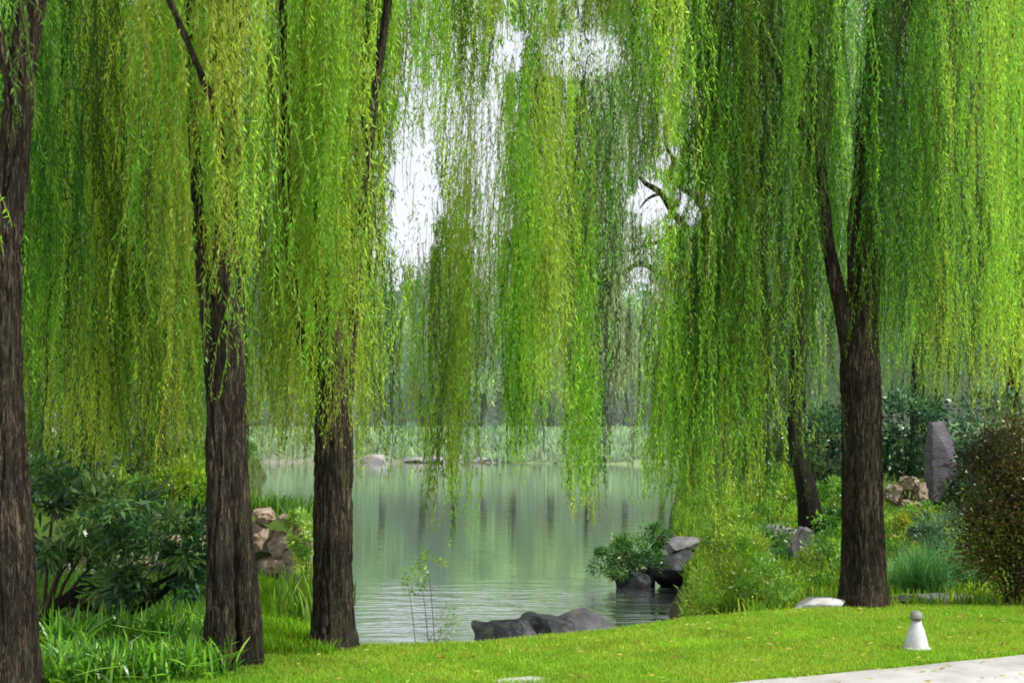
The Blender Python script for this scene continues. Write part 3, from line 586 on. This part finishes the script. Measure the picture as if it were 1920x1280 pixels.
shrub('yellow-green shrub behind the thick right trunk under the tan rocks', 'shrub', 1700, 1000, 17.5, [E(1700, 985, 17.5, 30, 32), E(1690, 1050, 17, 25, 40), E(1725, 960, 18, 25, 18)], 30, 2600, .055, .02, [(.26, .38, .03), (.35, .36, .03), (.12, .28, .04)], stems=5)
for lab, px, py, Yd, rx, ry in (('dark bush behind the leaning slender trunk', 1545, 850, 29, 60, 75), ('dark bush right of the thick trunk above the tan rocks', 1700, 810, 28, 60, 75), ('dark bush left of the leaning slender trunk', 1440, 850, 33, 40, 40), ('dark tall bush behind the reddish shrub', 1860, 850, 26, 70, 110), ('dark bush just right of the grey standing stone', 1820, 900, 24, 45, 70)):
    shrub(lab, 'bush', px, 0, Yd, [E(px, py, Yd, rx, ry), E(px-rx*.4, py+ry*.6, Yd, rx*.7, ry*.6)], 45, 3000, .13, .055, [(.02, .06, .03), (.04, .11, .045), (.08, .17, .06)], name='bush', stems=5, sr=.03)
plant('bush', 'grey-green bush below the standing stone', 'bush', (PX(1760, 17), 17, hz(PX(1760, 17), 17)), [E(1760, 985, 17, 40, 38), E(1740, 1015, 16.5, 35, 30), E(1790, 1020, 16, 30, 40)], 36, 3200, .06, .02, [(.1, .18, .09), (.16, .26, .12), (.05, .12, .05)], stems=6)
for px, py, Yd, rx, ry, lab, cols in ((1500, 1125, 14.6, 40, 25, 'low leafy plant beside the left end of the pale slab', LTG), (1360, 975, 18.5, 55, 38, 'airy green shrub on the bank behind the water-edge shrub', LTG), (1400, 940, 21, 45, 30, 'spreading pale green shrub on the right bank under the strands', LTG), (1640, 1000, 19, 40, 40, 'green shrub peeping out behind the thick right trunk', [(.06, .17, .03), (.14, .3, .04)]), (1700, 1085, 15.4, 45, 28, 'leafy low shrub behind the long pale slab', [(.1, .26, .05), (.2, .38, .06)]), (1800, 1060, 15, 40, 40, 'green shrub at the left foot of the reddish shrub', [(.1, .24, .06), (.17, .3, .07), (.06, .14, .03)])):
    shrub(lab, 'shrub', px, 0, Yd, [E(px, py, Yd, rx, ry), E(px+rx*.4, py+ry*.4, Yd-.2, rx*.7, ry*.7)], 36, 3400, .05, .018, cols, up=.3, stems=5, sr=.006)
# feathery grass tuft
t = blades('ornamental_grass', 'feathery blue-green grass tuft right of the thick right trunk', (PX(1738, 14.2), 14.2, hz(PX(1738, 14.2), 14.2)), 900, .62, .007, [(.1, .3, .07), (.16, .38, .1), (.06, .2, .05)], None, .1, cat='grass tuft', lean=.55)
t = blades('ornamental_grass', 'lower fine grass tuft between the feathery tuft and the thick trunk', (PX(1690, 14.6), 14.6, hz(PX(1690, 14.6), 14.6)), 350, .4, .007, [(.14, .34, .07), (.2, .4, .08)], None, .09, cat='grass tuft', lean=.45)
# reddish shrub at right
Yr = 12.8
plant('barberry_shrub', 'dense reddish-brown shrub at the right edge of the lawn', 'shrub', (PX(1905, Yr), Yr, hz(PX(1905, Yr), Yr)),
    [E(1880, 960, Yr, 60, 120, 55), E(1920, 860, Yr, 75, 75, 60), E(1850, 1020, Yr, 34, 70, 34), E(1930, 1030, Yr, 70, 70, 60), E(1990, 930, Yr, 70, 110, 60), E(1870, 850, Yr, 45, 50, 40), E(1895, 1060, Yr, 45, 50, 45)], 190, 27000, .04, .018,
    [(.04, .05, .012), (.10, .12, .02), (.06, .035, .012), (.12, .065, .018), (.025, .03, .01), (.14, .15, .025), (.03, .03, .012)], up=.3, stems=30, sr=.01, tight=.62, shell=.45)
# left bank background shrubs
for lab, px, py, Yd, rx, ry, cols in (('large dark bush behind the far left trunk', 100, 820, 24, 80, 90, DKG), ('dark round bush among the slender left trunks', 285, 880, 23.5, 55, 45, DKG), ('dark bush low behind the left strands', 180, 900, 25, 60, 50, DKG), ('yellow-green bush beside the split willow', 350, 915, 22.5, 45, 45, LTG), ('bright bush above the low stone ledge', 230, 930, 22, 40, 35, LTG)):
    x = PX(px, Yd); plant('bush', lab, 'bush', (x, Yd, hz(x, Yd)), [E(px, py, Yd, rx, ry), E(px+rx*.5, py+ry*.5, Yd, rx*.6, ry*.6)], 40, 2600, .15, .06, cols, stems=5, sr=.03)

# ---------------------------------------------------------------- rocks
def rock_mesh(c, r, seed, sub=4, flat=12, rough=.06, box=0.):
    import bmesh
    bm = bmesh.new(); bmesh.ops.create_icosphere(bm, subdivisions=sub, radius=1)
    rd = random.Random(seed); pl = []
    for _ in range(flat):
        v = Vector((rd.gauss(0, 1), rd.gauss(0, 1), rd.gauss(0, 1))).normalized(); pl.append((v, rd.uniform(.5, .9)))
    V = []
    for v in bm.verts:
        p = v.co.copy()
        if box: m_ = max(abs(p.x), abs(p.y), abs(p.z)); p = p.lerp(p/m_*.8, box)
        for n_, d in pl:
            k = p.dot(n_)-d
            if k > 0: p -= n_*k
        p *= 1+rough*noise.noise(p*3+Vector((seed, 0, 0)))+rough*.5*noise.noise(p*8+Vector((0, seed, 0)))
        V.append((c[0]+p.x*r[0], c[1]+p.y*r[1], c[2]+p.z*r[2]))
    Fc = [[l.index for l in f.verts] for f in bm.faces]; bm.free(); return np.array(V), np.array(Fc)
def rock(name, label, c, r, mat, seed, group=None, cat='rock', **kw):
    V, Fc = rock_mesh(c, r, seed, **kw); o = mesh_obj(name, V, Fc, mat, None, None, loc=c); tag(o, label, cat, group)
    for p in o.data.polygons: p.use_smooth = True
    try: o.data.set_sharp_from_angle(angle=math.radians(28))
    except Exception: pass
    return o
# dark boulders at the front water edge
GB = 'dark boulders at the lawn edge'
rock('boulder', 'leftmost blocky dark boulder at the pond edge of the lawn', P(945, 1197, 11.5), (.33, .28, .27), M_ROCKD, 3, GB, flat=20, rough=.12)
rock('boulder', 'middle dark boulder with a peaked top at the pond edge of the lawn', P(1022, 1190, 11.7), (.33, .3, .27), M_ROCKD, 8, GB, flat=20, rough=.12)
rock('boulder', 'low grey flat-topped boulder to the right of the dark ones at the lawn edge', P(1098, 1184, 12.1), (.38, .35, .2), M_ROCKM, 12, GB, flat=18, rough=.1)
# waterside rocks by the right bank
rock('boulder', 'brown-grey boulder sitting in the water beside the dark green bush', P(1262, 1068, 19.8), (.45, .5, .33), M_ROCKD, 21)
rock('boulder', 'pale-topped rock stacked on the waterside boulder', P(1280, 1022, 20.3), (.45, .5, .12), M_ROCKG, 24)
rock('boulder', 'small dark rock low in the water left of the waterside boulder', P(1195, 1092, 19.5), (.3, .3, .24), M_ROCKD, 27)
# tan rocks of the left shore
GT = 'tan rocks of the left shore wall'
tr_ = [(548, 1050, .16, .2, 'brown rock at the right end of the shore wall'), (540, 975, .12, .1, 'small tan rock right of the capping block'), (495, 965, .17, .1, 'square pale tan block capping the left shore wall'), (490, 1010, .2, .2, 'tan rock below the capping block'), (525, 1020, .22, .2, 'jagged tan rock at the middle of the shore wall'), (518, 1058, .28, .14, 'low tan rock at the waterline of the shore wall'), (572, 1010, .13, .32, 'upright pale rock beside the forked willow')]
for i, (px, py, rx, rz, lab) in enumerate(tr_): rock('shore_rock', lab, P(px, py, 20.25), (rx*1.5, .3, rz*1.35), M_TAN, 30+i, GT, rough=.25, flat=22)
lr = [(100, 1090, .4, .3), (160, 1085, .35, .25), (215, 1080, .4, .28), (280, 1060, .38, .3), (330, 1020, .4, .38), (385, 1030, .4, .4), (430, 1020, .35, .38)]
for i, (px, py, rx, rz) in enumerate(lr): rock('shore_rock', f'grey-tan rock of the left shore behind the dark shrub, {ords[i]} from the left', P(px, py, 20.2), (rx, .35, rz), M_TAN if i > 2 else M_ROCKG, 50+i, 'rocks behind the dark shrub', rough=.12, flat=16)
# tan rocks behind the thick trunk, flat slabs
GR = 'tan rocks behind the thick right trunk'
for i, (px, py, rx, rz, lab) in enumerate([(1675, 925, .22, .2, 'left tan rock of the pile behind the thick right trunk'), (1700, 905, .2, .2, 'upper tan rock of the pile beside the thick right trunk'), (1722, 922, .17, .2, 'right tan rock of the pile beside the thick right trunk'), (1698, 942, .3, .1, 'long low tan rock at the foot of the pile')]):
    rock('rock', lab, P(px, py, 23.5), (rx, .25, rz), M_TAN, 160+i*3, GR, rough=.35, flat=24)
rock('flat_stone', 'pale flat stone slab lying behind the thick right trunk, reaching left of it', P(1548, 1131, 12.72), (.36, .2, .085), M_SLAB, 71, cat='stone slab')
rock('flat_stone', 'long pale flat stone slab right of the thick trunk behind the pale lamp', P(1765, 1122, 13.1), (.5, .22, .07), M_SLAB, 72, cat='stone slab')
rock('flat_stone', 'small pale stepping stone set in the lawn at the bottom edge of the picture', (PX(1000, 8.98), 8.93, -.01), (.3, .16, .035), M_SLAB, 73, cat='stone slab')
rock('flat_stone', 'flat grey ledge stone beside the leaning slender trunk', P(1440, 992, 18.8), (.45, .5, .06), M_ROCKG, 74, cat='stone slab', box=.6, rough=.15, flat=8)
rock('stone_post', 'rough grey upright stone standing in the shrubs left of the thick right trunk', P(1502, 1045, 17.0), (.17, .17, .42), M_ROCKG, 75, cat='stone', box=.8, flat=7, rough=.1)
rock('standing_stone', 'tall purple-grey standing stone behind the reddish shrub', P(1766, 868, 24.0), (.3, .3, .85), M_PILLAR, 79, cat='stone', box=.85, flat=6, rough=.1)

# ---------------------------------------------------------------- lamp
def lathe(prof, c, seg=40):
    V = [(c[0]+r*math.cos(2*math.pi*k/seg), c[1]+r*math.sin(2*math.pi*k/seg), c[2]+z) for r, z in prof for k in range(seg)]
    n = len(prof); return np.array(V), np.array([(i*seg+k, i*seg+(k+1) % seg, (i+1)*seg+(k+1) % seg, (i+1)*seg+k) for i in range(n-1) for k in range(seg)])
Yl = 10.2; lc = (PX(1718, Yl), Yl, 0.0)
lamp = empty('garden_lamp', lc, 'small pale grey cone-shaped garden lamp with a dark cap, on the lawn by the path', 'lamp')
M_LG = noise_mat('lamp_shell', [(.3, (.42, .43, .45)), (.65, (.68, .68, .7))], nscale=14, rough=.35, bump=.1, bdist=.004)
M_LC = noise_mat('lamp_cap', [(.3, (.12, .125, .1)), (.7, (.27, .28, .23))], nscale=9, rough=.55, bump=.2, bdist=.004)
M_LB = noise_mat('lamp_base', [(.3, (.4, .4, .38)), (.7, (.55, .55, .52))], nscale=9)
for nm, pr, m in (('base', [(0, 0), (.125, 0), (.125, .02), (.105, .03), (0, .03)], M_LB), ('body', [(.1, .028), (.1, .04), (.088, .09), (.068, .16), (.05, .2), (.04, .235), (0, .236)], M_LG),
                  ('cap', [(.032, .234), (.032, .25), (.057, .25), (.057, .262), (.052, .285), (.038, .305), (.018, .316), (0, .318)], M_LC)):
    V, Fc = lathe([(a*.86, b_*.9) for a, b_ in pr], lc); mesh_obj(nm, V, Fc, m, lamp, smooth=True)

# ---------------------------------------------------------------- far shore
FC = [[(.18, .32, .13), (.28, .42, .15), (.09, .18, .1)], [(.3, .45, .16), (.38, .52, .18), (.16, .28, .12)], [(.12, .24, .14), (.18, .3, .17), (.07, .14, .11)]]  # far foliage palettes, paled to carry haze in the colour
ft = [(560, 96, 200, 110, 0, 'bushy'), (640, 100, 330, 90, 1, 'rounded'), (715, 95, 540, 80, 0, 'dense'), (790, 98, 520, 75, 2, 'bluish'), (850, 102, 470, 70, 1, 'light'), (905, 96, 560, 60, 1, 'low light'), (960, 104, 440, 80, 0, 'tall'), (1030, 98, 520, 70, 1, 'hazy'), (1100, 100, 420, 85, 2, 'tall bluish'), (1170, 97, 560, 65, 1, 'small hazy'), (1240, 102, 500, 80, 0, 'wide'), (1320, 99, 470, 90, 2, 'dark bluish'), (1410, 96, 430, 90, 0, 'tall dense'), (480, 104, 420, 100, 2, 'tall dark')]
order = sorted(range(len(ft)), key=lambda i: ft[i][0])
words = ['first', 'second', 'third', 'fourth', 'fifth', 'sixth', 'seventh', 'eighth', 'ninth', 'tenth', 'eleventh', 'twelfth', 'thirteenth', 'fourteenth']
for k, i in enumerate(order):
    px, Yd, top, hw, ci, adj = ft[i]; x = PX(px, Yd); z = hz(x, Yd); bot = 745; h = (bot-top)/2
    cs = [E(px, top+h, Yd, hw*.75, h*.9), E(px-hw*.45, top+h*1.3, Yd+1, hw*.55, h*.55), E(px+hw*.45, top+h*1.2, Yd-1, hw*.55, h*.6), E(px+hw*.1, top+h*.5, Yd, hw*.5, h*.5)]
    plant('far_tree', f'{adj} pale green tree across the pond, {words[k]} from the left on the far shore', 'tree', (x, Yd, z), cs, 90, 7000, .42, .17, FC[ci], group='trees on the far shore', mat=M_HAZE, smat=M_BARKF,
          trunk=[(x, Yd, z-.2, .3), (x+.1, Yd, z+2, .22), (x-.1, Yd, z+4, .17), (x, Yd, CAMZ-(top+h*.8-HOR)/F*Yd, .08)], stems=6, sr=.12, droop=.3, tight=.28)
bk = [(60, 46, -60, 200, 'leftmost tall dark tree of the left background'), (260, 50, -40, 190, 'second tall dark tree of the left background'), (450, 54, 20, 170, 'third tall green tree of the left background'), (440, 68, 40, 110, 'tall green tree seen far behind the split willow'), (-140, 44, -60, 200, 'tall dark tree beyond the left edge'),
      (1470, 58, 60, 100, 'tall green background tree left of the leaning slender trunk'), (1560, 54, -20, 170, 'tall dark background tree behind the thick right willow'), (1740, 50, -60, 180, 'tall dark background tree above the standing stone'), (1930, 46, -60, 190, 'tall background tree at the right edge'), (2120, 46, -60, 190, 'tall tree beyond the right edge')]
for px, Yd, top, hw, lab in bk:
    x = PX(px, Yd); z = hz(x, Yd); h = (820-top)/2; cs = [E(px, top+h, Yd, hw, h*.95), E(px-hw*.3, top+h*1.5, Yd-2, hw*.8, h*.45), E(px+hw*.3, top+h*.6, Yd, hw*.8, h*.5)]
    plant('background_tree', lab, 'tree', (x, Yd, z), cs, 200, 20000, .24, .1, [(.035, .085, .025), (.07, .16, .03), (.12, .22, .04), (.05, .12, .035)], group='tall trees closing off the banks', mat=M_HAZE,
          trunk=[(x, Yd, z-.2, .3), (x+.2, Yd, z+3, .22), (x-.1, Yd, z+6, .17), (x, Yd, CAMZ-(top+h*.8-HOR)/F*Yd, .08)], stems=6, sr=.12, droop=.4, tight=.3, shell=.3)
# boulders of the far shore
far_px = [700, 781, 812, 902, 960]
for k, px in enumerate(far_px):
    rock('shore_rock', f'pale stone on the far shore across the water, {ords[k]} from the left', (PX(px, 88.5), 88.5+.6*math.sin(k*2.1), WATER+.15), (1.1+.4*math.sin(k*1.7), .7, .3+.1*math.cos(k*2.3)), M_ROCKF, 90+k, 'pale stones on the far shore', sub=3)
for k, (px, Yd, rx, ry) in enumerate([(690, 93, 24, 13), (760, 95, 34, 18), (840, 93, 26, 14), (925, 92, 30, 17), (1010, 91, 26, 12), (1075, 93, 34, 16), (1150, 90, 28, 13), (1225, 91, 34, 17), (1290, 90, 26, 14)]):
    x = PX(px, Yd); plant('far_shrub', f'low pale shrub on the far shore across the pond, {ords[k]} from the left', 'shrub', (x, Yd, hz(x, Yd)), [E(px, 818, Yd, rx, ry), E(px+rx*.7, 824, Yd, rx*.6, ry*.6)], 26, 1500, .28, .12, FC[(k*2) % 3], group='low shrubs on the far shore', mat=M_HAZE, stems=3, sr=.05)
# wood behind, one mass
n = 230000; x = rng.uniform(-75, 75, n); y = rng.uniform(108, 124, n)
prof = 10.6+1.8*np.sin(x*.21+1)+1.3*np.sin(x*.57)+.7*np.sin(x*1.3)+4*sm((np.abs(x)-14)/14)
z = .6+(prof)*rng.random(n)**1.25
g_ = wob(x, z*1.7, .9)*.5+.5; keep = (rng.random(n) < .35+.65*g_) | (z < 6); x, y, z, g_ = x[keep], y[keep], z[keep], g_[keep]; n = len(x)
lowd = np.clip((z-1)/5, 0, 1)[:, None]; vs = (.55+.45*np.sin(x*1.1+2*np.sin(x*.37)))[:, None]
c = (np.array((.05, .10, .11))*(1-lowd)+np.array((.26, .38, .17))*lowd)*(.25+1.1*g_[:, None])*(.55+.8*vs)*rng.uniform(.75, 1.25, (n, 1))  # haze, dark understorey and shaded gaps painted into the leaf colours
V, Fc, C = leaf_quads(np.stack([x, y, z], 1), rng.normal(size=(n, 3))+np.array([0, 0, -.4]), rng.uniform(.4, .9, n), rng.uniform(.2, .4, n), c)
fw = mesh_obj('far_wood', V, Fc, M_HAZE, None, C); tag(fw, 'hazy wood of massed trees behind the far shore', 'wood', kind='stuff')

# ---------------------------------------------------------------- light, world, camera
SUN_AZ, SUN_EL = math.radians(112), math.radians(48)
sd = Vector((math.sin(SUN_AZ)*math.cos(SUN_EL), math.cos(SUN_AZ)*math.cos(SUN_EL), math.sin(SUN_EL)))
li = bpy.data.lights.new('sun', 'SUN'); li.energy = 5.0; li.angle = math.radians(2); li.color = (1, .97, .92)
lo = bpy.data.objects.new('sun', li); COL.objects.link(lo); lo.rotation_euler = sd.to_track_quat('Z', 'Y').to_euler(); lo.location = (20, -10, 30)
w = bpy.data.worlds.new('World'); sc.world = w; w.use_nodes = True; nt = w.node_tree; nt.nodes.clear()
sky = N(nt, 'ShaderNodeTexSky', sky_type='NISHITA', sun_disc=False, sun_elevation=SUN_EL, sun_rotation=SUN_AZ, dust_density=3.0)
mx = N(nt, 'ShaderNodeMixRGB', Fac=.8); mx.inputs[2].default_value = (10.2, 10.4, 11.2, 1)
bg = N(nt, 'ShaderNodeBackground', Strength=.11); ou = N(nt, 'ShaderNodeOutputWorld')
nt.links.new(sky.outputs[0], mx.inputs[1]); nt.links.new(mx.outputs[0], bg.inputs[0]); nt.links.new(bg.outputs[0], ou.inputs[0])
cam = bpy.data.cameras.new('camera'); co = bpy.data.objects.new('camera', cam); COL.objects.link(co)
co.location = (0, 0, CAMZ); co.rotation_euler = (math.radians(90), 0, 0); cam.lens = 50; cam.sensor_width = 36; cam.shift_y = (HOR-640)/1920; cam.clip_end = 2000; cam.clip_start = .05
sc.camera = co
sc.view_settings.view_transform = 'Standard'; sc.view_settings.look = 'None'; sc.view_settings.exposure = 0
sc.cycles.filter_width = 1.8; sc.cycles.max_bounces = 6; sc.cycles.diffuse_bounces = 3; sc.cycles.glossy_bounces = 3; sc.cycles.transmission_bounces = 4
